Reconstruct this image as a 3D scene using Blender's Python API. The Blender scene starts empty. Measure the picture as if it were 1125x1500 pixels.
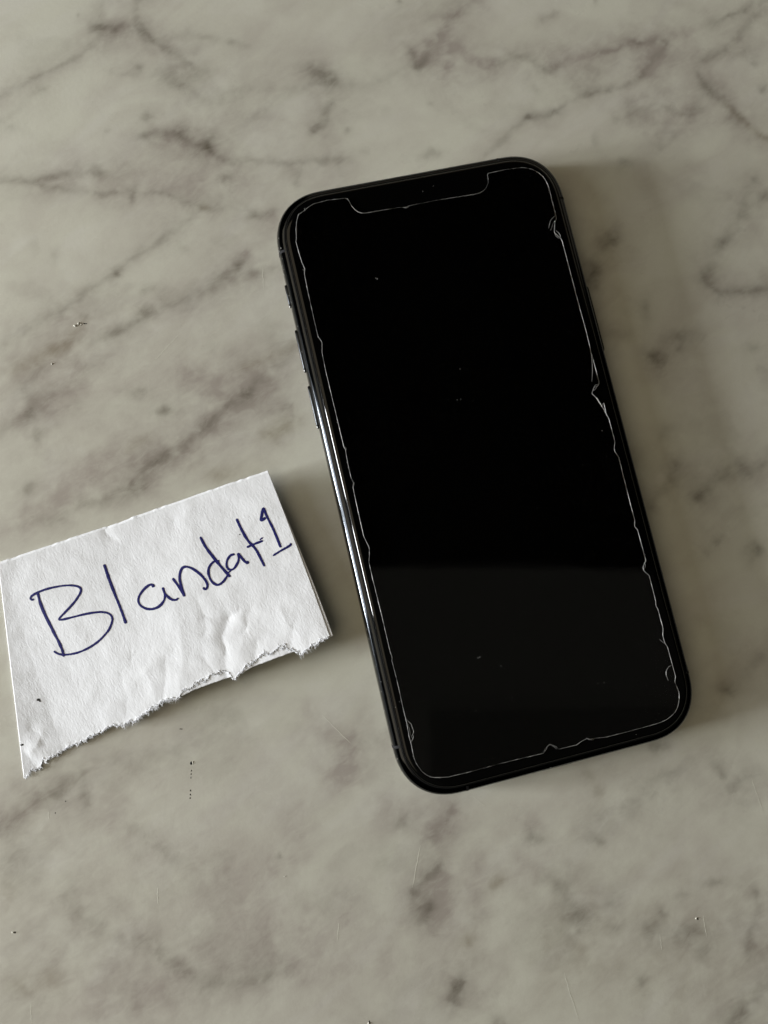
import bpy, bmesh, math, random
import numpy as np
from mathutils import Matrix, Vector
random.seed(7)
sc = bpy.context.scene
col = sc.collection
MM = 0.001

# ------------------------------------------------------------------ camera
# world: table top is z = 0, phone centre at the origin, lengths below in millimetres
CAM_R = np.array([[0.99719532, 0.0, 0.07484316],
                  [0.00766018, -0.99474847, -0.10206277],
                  [0.07445012, 0.10234983, -0.99195851]])      # rows: right, down, forward
CAM_C = np.array([-36.2105, -30.2730, 180.7852])
PHONE_A = 0.23094113
cd = bpy.data.cameras.new('camera'); cam = bpy.data.objects.new('camera', cd); col.objects.link(cam)
cam.matrix_world = Matrix([[CAM_R[0][i], -CAM_R[1][i], -CAM_R[2][i], CAM_C[i]*MM] for i in range(3)] + [[0, 0, 0, 1]])
cd.sensor_fit = 'VERTICAL'; cd.sensor_height = 36.0; cd.sensor_width = 27.0
cd.lens = 36.0*1127/1500
cd.clip_start = 0.01; cd.clip_end = 50
cd.dof.use_dof = True; cd.dof.focus_distance = 0.176; cd.dof.aperture_fstop = 13
sc.camera = cam

# ------------------------------------------------------------------ light
w = bpy.data.worlds.new('World'); sc.world = w; w.use_nodes = True
w.node_tree.nodes['Background'].inputs[0].default_value = (1.0, 0.9, 0.72, 1)
w.node_tree.nodes['Background'].inputs[1].default_value = 0.002
sc.view_settings.view_transform = 'Standard'; sc.view_settings.look = 'None'
sc.view_settings.exposure = 0; sc.view_settings.gamma = 1; sc.view_settings.use_curve_mapping = False

def area(name, loc, target, sx, sy, power, colr, vertical=False):
    l = bpy.data.lights.new(name, 'AREA'); l.shape = 'RECTANGLE'; l.size = sx; l.size_y = sy
    l.energy = power; l.color = colr
    o = bpy.data.objects.new(name, l); col.objects.link(o); o.location = loc
    d = Vector(target) - Vector(loc)
    if vertical: d.z = 0
    o.rotation_euler = d.to_track_quat('-Z', 'Y').to_euler()
    return o
def pane(az0, az1, dist, z0, z1, radiance, colr):
    a = math.radians((az0+az1)/2); wd = 2*dist*math.tan(math.radians(az1-az0)/2)
    loc = (-dist*math.cos(a), -dist*math.sin(a), (z0+z1)/2)
    area('window_pane_light', loc, (0, 0, 0), wd, z1-z0, radiance*math.pi*wd*(z1-z0), colr, True)
WIN = (0.98, 1.0, 1.0)
pane(-0.5, 7.0, 1.15, 0.015, 0.32, 116, WIN)
pane(9.6, 17.0, 1.15, 0.015, 0.32, 116, WIN)
pane(-1.0, 17.0, 1.15, 0.37, 0.70, 9, WIN)
# added warm fill lamps for the unseen room, and the pale ceiling behind the photographer
area('room_fill_light', (-1.00, 0.00, 1.60), (0, 0, 0), 2.4, 1.4, 10.4, (1.0, 0.86, 0.62))
area('far_fill_light', (0.55, 1.45, 0.60), (0, 0, 0), 2.4, 0.8, 1.5, (1.0, 0.85, 0.60))
def ceiling(x0, x1, y0, y1, radiance):
    c = ((x0+x1)/2, (y0+y1)/2)
    area('ceiling_bounce_light', (*c, 1.35), (*c, 0), x1-x0, y1-y0, radiance*math.pi*(x1-x0)*(y1-y0), (1.0, 0.97, 0.82))
ceiling(-0.75, 1.25, -0.26, 0.015, 0.036)
ceiling(-0.75, 0.165, -1.45, -0.26, 0.040)
ceiling(0.165, 1.25, -1.45, -0.26, 0.023)

# ------------------------------------------------------------------ helpers
def at(px, py, z=0.0):
    """a reading off the photograph -> the point (mm) of the place lying at height z above the table"""
    px = np.asarray(px, float); py = np.asarray(py, float); z = np.asarray(z, float)+0*px
    d = ((px-562.5)/1127)[..., None]*CAM_R[0] + ((py-750)/1127)[..., None]*CAM_R[1] + CAM_R[2]
    k = (z-CAM_C[2])/d[..., 2]
    return CAM_C + k[..., None]*d
ca, sa = math.cos(PHONE_A), math.sin(PHONE_A)
def to_phone(p):
    p = np.asarray(p); return np.stack([p[..., 0]*ca+p[..., 1]*sa, -p[..., 0]*sa+p[..., 1]*ca, p[..., 2]], -1)

def _hash(ix, iy, seed):
    h = (ix.astype(np.int64)*374761393 + iy.astype(np.int64)*668265263 + seed*982451653) & 0xffffffff
    h = ((h ^ (h >> 13))*1274126177) & 0xffffffff
    return ((h ^ (h >> 16)) & 0xffff)/65535.0*2-1
def vnoise(x, y, seed=0):
    x0 = np.floor(x); y0 = np.floor(y); fx = x-x0; fy = y-y0
    fx = fx*fx*fx*(fx*(fx*6-15)+10); fy = fy*fy*fy*(fy*(fy*6-15)+10)
    a = _hash(x0, y0, seed); b = _hash(x0+1, y0, seed); c = _hash(x0, y0+1, seed); d = _hash(x0+1, y0+1, seed)
    return (a*(1-fx)+b*fx)*(1-fy)+(c*(1-fx)+d*fx)*fy
def fbm(x, y, seed=0, o=4):
    t = 0; amp = 1; n = 0
    c, s = math.cos(0.6), math.sin(0.6)
    for i in range(o):
        t = t+amp*vnoise(x, y, seed+i*17); n += amp; amp *= .55
        x, y = (c*x-s*y)*2.03+3.1, (s*x+c*y)*2.03+1.7
    return t/n

def meshobj(name, verts, faces, mat, parent=None, smooth=True):
    me = bpy.data.meshes.new(name)
    me.from_pydata([tuple(np.asarray(v)*MM) for v in verts], [], [tuple(f) for f in faces])
    me.materials.append(mat); me.update()
    if smooth: me.polygons.foreach_set('use_smooth', [True]*len(me.polygons))
    o = bpy.data.objects.new(name, me); col.objects.link(o); o.parent = parent
    return o
def empty(name, loc=(0, 0, 0), rz=0, label=None, cat=None):
    o = bpy.data.objects.new(name, None); col.objects.link(o)
    o.location = Vector(loc)*MM; o.rotation_euler = (0, 0, rz); o.empty_display_size = 0.02
    if label: o['label'] = label; o['category'] = cat
    return o
def nodes(name):
    m = bpy.data.materials.new(name); m.use_nodes = True; nt = m.node_tree
    return m, nt, nt.nodes['Principled BSDF']
def nd(nt, typ, **kw):
    n = nt.nodes.new(typ)
    for k, v in kw.items():
        if k in n.inputs: n.inputs[k].default_value = v
        else: setattr(n, k, v)
    return n
def mathn(nt, op, a, b):
    n = nt.nodes.new('ShaderNodeMath'); n.operation = op
    for i, v in enumerate((a, b)):
        if isinstance(v, (int, float)): n.inputs[i].default_value = v
        else: nt.links.new(v, n.inputs[i])
    return n.outputs[0]
def mixc(nt, fac, a, b, mode='MIX'):
    n = nt.nodes.new('ShaderNodeMix'); n.data_type = 'RGBA'; n.blend_type = mode
    for s, v in ((n.inputs[0], fac), (n.inputs[6], a), (n.inputs[7], b)):
        if isinstance(v, (int, float)): s.default_value = v
        elif isinstance(v, tuple): s.default_value = v if len(v) == 4 else (*v, 1)
        else: nt.links.new(v, s)
    return n.outputs[2]
def noise(nt, scale, detail=4, rough=.55, vec=None, dist=0.0):
    n = nt.nodes.new('ShaderNodeTexNoise'); n.inputs['Scale'].default_value = scale
    n.inputs['Detail'].default_value = detail; n.inputs['Roughness'].default_value = rough
    n.inputs['Distortion'].default_value = dist
    if vec is not None: nt.links.new(vec, n.inputs['Vector'])
    return n.outputs[0]
def ramp(nt, sock, pts):
    n = nt.nodes.new('ShaderNodeValToRGB'); e = n.color_ramp.elements
    while len(e) < len(pts): e.new(0.5)
    for i, (p, v) in enumerate(pts): e[i].position = p; e[i].color = (v, v, v, 1)
    nt.links.new(sock, n.inputs[0]); return n.outputs[0]
def bump(nt, bs, h, strength, dist):
    b = nt.nodes.new('ShaderNodeBump'); b.inputs['Strength'].default_value = strength
    b.inputs['Distance'].default_value = dist
    nt.links.new(h, b.inputs['Height']); nt.links.new(b.outputs[0], bs.inputs['Normal'])

# ------------------------------------------------------------------ materials
def mat_marble():
    m, nt, bs = nodes('marble')
    at_ = nt.nodes.new('ShaderNodeAttribute'); at_.attribute_name = 'veins'
    sep = nt.nodes.new('ShaderNodeSeparateColor'); nt.links.new(at_.outputs['Color'], sep.inputs[0])
    tc = nt.nodes.new('ShaderNodeTexCoord')
    obj = tc.outputs['Object']
    mp = nt.nodes.new('ShaderNodeMapping'); mp.vector_type = 'TEXTURE'; mp.inputs['Rotation'].default_value = (0, 0, math.radians(36))
    mp.inputs['Scale'].default_value = (1.6, .74, 1); nt.links.new(obj, mp.inputs[0]); dia = mp.outputs[0]
    cl = ramp(nt, noise(nt, 22, 4, .55, obj, 1.0), [(.3, 0), (.7, 1)])
    base = mixc(nt, cl, (.602, .606, .528), (.632, .636, .562))
    fine = ramp(nt, noise(nt, 150, 5, .65, obj, 1.5), [(.25, 0), (.75, 1)])
    base = mixc(nt, mathn(nt, 'MULTIPLY', fine, .11), base, (.40, .385, .325))
    hue = ramp(nt, noise(nt, 40, 5, .6, dia, 1.0), [(.44, 0), (.66, 1)])
    base = mixc(nt, mathn(nt, 'MULTIPLY', hue, .42), base, (.455, .425, .385))
    hue2 = ramp(nt, noise(nt, 62, 4, .55, dia, .8), [(.50, 0), (.68, 1)])
    base = mixc(nt, mathn(nt, 'MULTIPLY', hue2, .55), base, (.625, .622, .575))
    grain = noise(nt, 1800, 3, .7, obj)
    base = mixc(nt, .10, base, mixc(nt, grain, (.25, .25, .2), (.85, .85, .8)))
    brk = ramp(nt, noise(nt, 300, 5, .68, dia, .6), [(.22, .5), (.8, 1.35)])
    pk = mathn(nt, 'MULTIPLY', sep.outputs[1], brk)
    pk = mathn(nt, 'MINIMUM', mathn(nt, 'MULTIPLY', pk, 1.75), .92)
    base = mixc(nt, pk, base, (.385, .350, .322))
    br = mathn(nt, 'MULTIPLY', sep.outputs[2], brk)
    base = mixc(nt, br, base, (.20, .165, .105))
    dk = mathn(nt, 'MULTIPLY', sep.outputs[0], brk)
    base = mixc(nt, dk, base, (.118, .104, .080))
    nt.links.new(base, bs.inputs['Base Color'])
    rr = ramp(nt, noise(nt, 60, 4, .6, obj), [(.3, .25), (.7, .38)])
    nt.links.new(rr, bs.inputs['Roughness'])
    bs.inputs['Specular IOR Level'].default_value = .35
    bump(nt, bs, mathn(nt, 'ADD', noise(nt, 900, 3, .6, obj), noise(nt, 60, 2, .5, obj)), .10, .00012)
    return m
def mat_simple(name, c, rough=.5, metal=0, spec=.5, **kw):
    m, nt, bs = nodes(name)
    bs.inputs['Base Color'].default_value = (*c, 1); bs.inputs['Roughness'].default_value = rough
    bs.inputs['Metallic'].default_value = metal; bs.inputs['Specular IOR Level'].default_value = spec
    for k, v in kw.items(): bs.inputs[k.replace('_', ' ')].default_value = v
    return m
def mat_paper():
    m, nt, bs = nodes('paper')
    tc = nt.nodes.new('ShaderNodeTexCoord')
    mp = nt.nodes.new('ShaderNodeMapping'); mp.vector_type = 'TEXTURE'; mp.inputs['Rotation'].default_value = (0, 0, math.radians(-62))
    mp.inputs['Scale'].default_value = (1.15, .5, 1)
    nt.links.new(tc.outputs['Object'], mp.inputs[0]); v = mp.outputs[0]
    f1 = noise(nt, 1150, 3, .6, v, .6); f2 = noise(nt, 420, 3, .5, v, .4)
    c = mixc(nt, noise(nt, 60, 3, .5, tc.outputs['Object']), (.75, .768, .81), (.795, .812, .85))
    nt.links.new(c, bs.inputs['Base Color']); bs.inputs['Roughness'].default_value = .85
    bs.inputs['Specular IOR Level'].default_value = .15
    bump(nt, bs, mathn(nt, 'ADD', f1, mathn(nt, 'MULTIPLY', f2, .4)), .36, .00013)
    return m
def mat_steel():
    m, nt, bs = nodes('dark_polished_steel')
    tc = nt.nodes.new('ShaderNodeTexCoord')
    bs.inputs['Metallic'].default_value = 1
    n1 = ramp(nt, noise(nt, 900, 5, .7, tc.outputs['Object']), [(.62, 0), (.78, 1)])
    c = mixc(nt, mathn(nt, 'MULTIPLY', n1, .4), (.048, .052, .058), (.26, .26, .27))
    nt.links.new(c, bs.inputs['Base Color'])
    mp = nt.nodes.new('ShaderNodeMapping'); mp.inputs['Scale'].default_value = (6, .35, 6)
    nt.links.new(tc.outputs['Object'], mp.inputs[0])
    st = noise(nt, 260, 4, .7, mp.outputs[0])
    nt.links.new(ramp(nt, st, [(.3, .05), (.75, .15)]), bs.inputs['Roughness'])
    bump(nt, bs, mathn(nt, 'ADD', st, n1), .12, .00004)
    return m
def mat_glass_black():
    m, nt, bs = nodes('black_front_glass')
    bs.inputs['Base Color'].default_value = (.0012, .0012, .0012, 1)
    tc = nt.nodes.new('ShaderNodeTexCoord')
    sm = ramp(nt, noise(nt, 45, 4, .6, tc.outputs['Object'], 1), [(.35, .01), (.75, .04)])
    nt.links.new(sm, bs.inputs['Roughness'])
    bs.inputs['Specular IOR Level'].default_value = .34
    return m
M = dict(marble=mat_marble(), paper=mat_paper(), steel=mat_steel(), glass=mat_glass_black(),
         gasket=mat_simple('black_gasket', (.006, .006, .006), .6, 0, .08),
         band=mat_simple('antenna_plastic', (.012, .012, .013), .7, 0, .1),
         
         chip=mat_simple('splintered_glass', (.16, .16, .16), .25, 0, .8),
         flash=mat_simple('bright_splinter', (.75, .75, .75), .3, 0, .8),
         ink=mat_simple('blue_ballpoint_ink', (.009, .010, .108), .5, 0, .2),
         speck=mat_simple('dust', (.22, .22, .21), .8),
         pale=mat_simple('pale_marble_fleck', (.5, .49, .44), .8, 0, .1),
         dark_fleck=mat_simple('matt_black', (.012, .012, .010), .8),
         button=mat_simple('dark_satin_steel', (.03, .032, .035), .3, 1),
         lens=mat_simple('camera_lens', (.004, .004, .008), .08))
def mat_protector():
    m, nt, bs = nodes('tempered_glass')
    bs.inputs['Base Color'].default_value = (1, 1, 1, 1); bs.inputs['Transmission Weight'].default_value = 1
    bs.inputs['IOR'].default_value = 1.45
    tc = nt.nodes.new('ShaderNodeTexCoord')
    nt.links.new(ramp(nt, noise(nt, 70, 5, .65, tc.outputs['Object'], 1), [(.35, .008), (.8, .03)]), bs.inputs['Roughness'])
    return m
M['protector'] = mat_protector()
def mat_edge():
    m, nt, bs = nodes('ground_glass_edge')
    tc = nt.nodes.new('ShaderNodeTexCoord')
    n = ramp(nt, noise(nt, 260, 5, .75, tc.outputs['Object'], .5), [(.34, 0), (.68, 1)])
    nt.links.new(mixc(nt, n, (.07, .07, .07), (.40, .40, .40)), bs.inputs['Base Color'])
    bs.inputs['Roughness'].default_value = .3
    return m
M['edge'] = mat_edge()

# ------------------------------------------------------------------ marble table
def axis(lo, hi, step, out):
    core = np.arange(lo, hi+step/2, step)
    ext = []; d = step
    p = 0
    while p < out:
        d *= 1.06; p += d; ext.append(p)
    ext = np.array(ext)
    return np.concatenate([lo-ext[::-1], core, hi+ext])
gx = axis(-122, 88, .42, 420); gy = axis(-138, 132, .42, 420)
NX, NY = len(gx), len(gy)
X, Y = np.meshgrid(gx, gy)
WX = X + 1.3*fbm(X/7, Y/7, 3) + .55*fbm(X/2.2, Y/2.2, 9)
WY = Y + 1.3*fbm(X/7, Y/7, 5) + .55*fbm(X/2.2, Y/2.2, 11)
MODN = np.clip(.88 + .75*fbm(X/4.5, Y/4.5, 21, 4), .25, 1.5)
FLD = [np.zeros_like(X) for _ in range(3)]         # dark grey, pinkish grey, brown
PX = .163
def vein(ch, s, wpx, pts, taper=True, mm=False, weight=None, tail=1.0):
    P = np.array(pts, float)
    if not mm: P = at(P[:, 0], P[:, 1])[:, :2]
    wd = wpx*PX*1.2 if not mm else wpx
    pad = 4*wd*1.9+5
    i0, i1 = np.searchsorted(gx, [P[:, 0].min()-pad, P[:, 0].max()+pad])
    j0, j1 = np.searchsorted(gy, [P[:, 1].min()-pad, P[:, 1].max()+pad])
    if i1 <= i0 or j1 <= j0: return
    x = WX[j0:j1, i0:i1]; y = WY[j0:j1, i0:i1]
    best = np.full(x.shape, 1e9); tt = np.zeros(x.shape)
    n = len(P)-1
    for k in range(n):
        a, b = P[k], P[k+1]; d = b-a; L = d@d+1e-9
        t = np.clip(((x-a[0])*d[0]+(y-a[1])*d[1])/L, 0, 1)
        dd = np.hypot(x-a[0]-t*d[0], y-a[1]-t*d[1])
        m = dd < best; best = np.where(m, dd, best); tt = np.where(m, (k+t)/n, tt)
    f = .80*np.exp(-(best/wd)**2)+.20*np.exp(-best/(1.6*wd))
    hl = np.exp(-(best/(3.4*wd+1.2))**2)
    tp_ = np.clip(np.minimum(tt, 1-tt)*6+.45, 0, 1)
    f = f*tp_; hl = hl*tp_*s*MODN[j0:j1, i0:i1]
    if weight is not None: hl = hl*weight[j0:j1, i0:i1]
    for c_, k_ in ((0, .15), (1, .42)):
        A = FLD[c_][j0:j1, i0:i1]; FLD[c_][j0:j1, i0:i1] = 1-(1-A)*(1-np.clip(hl*k_, 0, .9))
    f = f*s*.9*MODN[j0:j1, i0:i1]
    if weight is not None: f = f*weight[j0:j1, i0:i1]
    A = FLD[ch][j0:j1, i0:i1]
    FLD[ch][j0:j1, i0:i1] = 1-(1-A)*(1-np.clip(f, 0, .95))
def blob(ch, s, x, y, rx, ry=None, ang=0):
    ry = ry or rx
    c = at(x, y)[:2]; rxm, rym = rx*PX, ry*PX
    pad = 5*max(rxm, rym)+3
    i0, i1 = np.searchsorted(gx, [c[0]-pad, c[0]+pad]); j0, j1 = np.searchsorted(gy, [c[1]-pad, c[1]+pad])
    a = math.radians(ang); dx = WX[j0:j1, i0:i1]-c[0]; dy = WY[j0:j1, i0:i1]-c[1]
    u = (dx*math.cos(a)+dy*math.sin(a))/rxm; v = (-dx*math.sin(a)+dy*math.cos(a))/rym
    r = np.hypot(u, v)
    f = (.85*np.exp(-r**2)+.18*np.exp(-(r/2.1)**2))*s*1.08*MODN[j0:j1, i0:i1]
    A = FLD[ch][j0:j1, i0:i1]
    FLD[ch][j0:j1, i0:i1] = 1-(1-A)*(1-np.clip(f, 0, .95))
D_, P_, B_ = 0, 1, 2
VEINS = [
 (0, .34, 5, [(-20,146),(0,138),(25,130),(50,115),(75,98),(105,85),(120,75),(140,60),(155,48)]),
 (0, .32, 7, [(145,41),(170,42),(195,35)]), (1, .3, 8, [(150,45),(170,46),(185,42)]), (0, .14, 6, [(150,-20),(147,35)]),
 (0, .40, 5.5, [(201,-30),(198,15),(202,32),(212,42),(225,55),(245,72),(268,86),(290,97)]),
 (0, .18, 6, [(225,55),(260,53),(300,55),(335,60),(350,66),(380,72)]),
 (0, .24, 6, [(160,105),(175,110),(195,108),(205,98)]),
 (0, .26, 10, [(230,110),(255,122),(290,140),(310,148),(345,138),(390,128)]),
 (0, .14, 5, [(-10,178),(30,155),(62,128)]),
 (0, .34, 8, [(213,200),(240,196),(262,195),(280,207),(300,217)]), (1, .3, 12, [(240,196),(270,203),(320,232)]),
 (0, .40, 5, [(305,217),(325,235),(345,238),(365,233),(385,236),(410,240),(440,238),(470,237),(510,232)]),
 (0, .40, 6, [(-30,260),(0,262),(25,263),(50,262),(90,255),(130,252),(150,252)]),
 (0, .34, 5, [(45,264),(60,275),(85,277),(110,281),(150,284),(190,278),(230,284),(262,287)]),
 (1, .26, 20, [(140,258),(190,265),(250,262),(330,255),(380,275)]),
 (0, .24, 5, [(196,268),(193,292)]), (0, .28, 5, [(240,288),(285,297),(300,305)]),
 (0, .30, 6, [(300,305),(285,316),(260,335),(230,355),(200,370),(180,387),(165,402),(140,420),(110,440),(80,460),(45,477),(15,498),(-20,515)]),
 (0, .30, 5, [(300,305),(320,305),(345,304),(360,303),(370,312),(390,318),(410,310)]),
 (0, .40, 8, [(365,373),(350,395),(325,408),(300,430),(275,440),(250,447),(225,460),(205,463),(185,480),(165,492),(140,505)]),
 (1, .25, 12, [(370,368),(350,390),(325,408)]),
 (2, .32, 9, [(125,498),(100,507),(80,512),(60,521),(30,535),(10,545)]), (0, .25, 4, [(365,400),(395,395),(415,391)]),
 (2, .36, 7, [(450,497),(425,512),(400,525),(370,535),(350,545)]),
 (2, .30, 8, [(120,468),(112,485),(90,500),(65,520)]),
 (0, .22, 10, [(-20,640),(0,632),(20,620),(45,607),(55,595),(80,575),(110,560),(150,530)]),
 (1, .3, 13, [(20,620),(45,605),(75,590),(110,572)]),
 (0, .2, 6, [(65,530),(45,555),(30,580)]),
 (1, .34, 14, [(255,560),(290,560),(330,566)]), (1, .30, 14, [(330,560),(370,560),(400,540)]),
 (0, .40, 8, [(430,520),(400,540),(380,555),(360,580),(335,595),(315,612),(300,625),(285,640),(265,658),(240,672),(215,690),(195,712),(185,725)]),
 (1, .30, 16, [(400,545),(350,585),(300,630),(250,670),(200,705)]),
 (1, .36, 16, [(190,655),(150,680),(110,700),(95,720),(60,745),(20,770),(-20,795)]),
 (0, .32, 6, [(50,764),(95,755),(130,742),(160,730),(190,718)]), (2, .3, 6, [(225,640),(205,650),(185,657)]),
 (2, .4, 9, [(437,620),(415,622),(395,638)]), (0, .16, 5, [(412,602),(430,590)]),
 (0, .24, 7, [(440,92),(465,100),(482,112),(500,120),(525,128),(550,120),(575,110),(600,96)]),
 (0, .18, 7, [(482,118),(440,130),(420,135),(395,155),(365,175),(345,190)]),
 (0, .48, 6, [(490,146),(487,152),(478,165),(465,185),(458,195)]),
 (0, .40, 6, [(602,70),(610,85),(612,102),(622,90),(633,75)]),
 (1, .40, 10, [(633,78),(645,55),(655,35),(670,22),(690,8),(712,-12)]), (0, .22, 7, [(633,75),(645,55),(655,35),(672,20)]),
 (1, .40, 9, [(655,65),(680,78),(700,92),(730,95)]), (1, .45, 8, [(660,90),(655,105),(650,124)]),
 (0, .28, 4, [(443,245),(436,258),(434,272)]), (0, .18, 6, [(495,238),(500,260)]),
 (0, .40, 6, [(725,94),(745,85),(765,83),(780,88),(790,98),(800,103),(815,98),(828,90)]),
 (1, .42, 7, [(800,102),(828,90),(850,85),(875,78),(895,74),(920,66),(940,61),(960,60),(975,63),(1000,50),(1018,46)]),
 (0, .26, 4, [(870,79),(895,74),(920,66),(940,61),(975,63)]),
 (0, .2, 5, [(815,15),(800,24),(788,32)]),
 (0, .42, 5, [(1150,-10),(1125,0),(1105,5),(1090,15),(1072,25),(1050,33),(1038,38)]),
 (0, .32, 7, [(1115,15),(1095,42),(1075,58),(1060,72),(1040,82),(1022,94)]),
 (0, .36, 5, [(975,70),(965,80),(950,95),(940,110),(930,120),(910,128),(888,135),(870,135),(845,142),(830,150),(815,158),(800,167),(775,174),(755,190),(740,200),(722,218),(700,235)]),
 (1, .3, 13, [(972,72),(958,88),(940,108)]),
 (0, .40, 6, [(1020,108),(1035,130),(1055,148),(1075,165),(1090,178)]), (2, .5, 5, [(1060,152),(1075,165),(1090,178),(1105,190),(1125,202),(1160,215)]),
 (0, .38, 5, [(945,165),(960,157),(975,158),(990,165),(1010,165),(1030,155)]),
 (0, .22, 10, [(990,190),(970,205),(955,220)]), (1, .24, 24, [(915,180),(970,178),(1030,175)]),
 (0, .46, 10, [(902,338),(885,365),(870,385),(868,408),(878,420)]),
 (0, .28, 6, [(1110,262),(1097,288),(1090,306)]),
 (0, .34, 9, [(1140,280),(1110,300),(1085,320),(1065,345),(1055,360),(1040,400),(1022,416)]),
 (0, .40, 6, [(1030,410),(1060,427),(1090,428),(1118,424),(1150,426)]),
 (0, .36, 7, [(948,518),(960,526),(975,531)]), (0, .34, 7, [(985,520),(1000,502),(1022,490),(1030,500)]),
 (0, .34, 4, [(1105,541),(1125,541),(1160,538)]),
 (0, .34, 8, [(1000,662),(985,690),(980,710),(965,728),(952,748)]),
 (0, .34, 8, [(1085,672),(1070,685),(1050,700),(1025,722),(1010,734)]), (0, .26, 7, [(1135,650),(1112,682),(1090,702)]),
 (0, .28, 5, [(1060,780),(1042,800),(1028,816)]),
 (0, .24, 8, [(1125,955),(1100,975),(1080,1000),(1060,1012)]),
 (0, .40, 7, [(1046,1112),(1055,1130),(1065,1150),(1072,1156),(1086,1140)]), (0, .2, 8, [(1150,1128),(1120,1132),(1085,1142)]),
 (0, .2, 6, [(950,1144),(1000,1130),(1022,1116)]),
 (2, .3, 8, [(860,1128),(872,1155),(877,1172)]),
 (0, .22, 16, [(1010,1150),(960,1160),(930,1175),(900,1195),(880,1210),(855,1235)]),
 (1, .42, 10, [(662,1178),(652,1198),(640,1215),(625,1234)]), (0, .28, 5, [(660,1182),(650,1200),(638,1216),(628,1232)]),
 (0, .46, 6, [(646,1264),(635,1280),(615,1295),(603,1312)]),
 (0, .42, 5, [(628,1312),(632,1325),(626,1342),(618,1348)]), (1, .3, 12, [(660,1275),(650,1300),(650,1350)]),
 (0, .50, 7, [(678,1430),(672,1450),(664,1474)]),
 (0, .30, 6, [(1102,1300),(1110,1330),(1100,1370),(1096,1405)]),
 (0, .42, 13, [(1150,1425),(1125,1440),(1110,1460),(1085,1485),(1055,1515)]),
 (0, .32, 12, [(-20,1230),(0,1215),(20,1195),(40,1180),(70,1170),(95,1152),(118,1140)]),
 (1, .3, 14, [(-20,1215),(20,1190),(60,1172)]),
 (0, .34, 6, [(117,1128),(119,1145),(122,1162),(130,1182)]),
 (0, .18, 20, [(170,1125),(190,1110),(240,1095),(280,1070),(330,1050),(360,1030)]),
 (0, .24, 8, [(185,1210),(205,1215),(215,1225),(240,1250),(258,1268)]),
 (0, .28, 10, [(95,1285),(100,1315),(115,1325),(130,1340),(145,1360),(180,1380),(215,1380),(235,1393),(250,1405),(275,1420),(300,1430),(340,1440),(385,1430),(425,1425)]),
 (1, .34, 10, [(470,1075),(500,1080),(525,1086)]), (0, .28, 8, [(520,1088),(545,1080),(575,1074)]),
 (1, .3, 14, [(520,1095),(510,1115),(495,1150)]),
 (0, .2, 10, [(810,1290),(835,1310),(845,1340),(830,1380)]),
]
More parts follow.
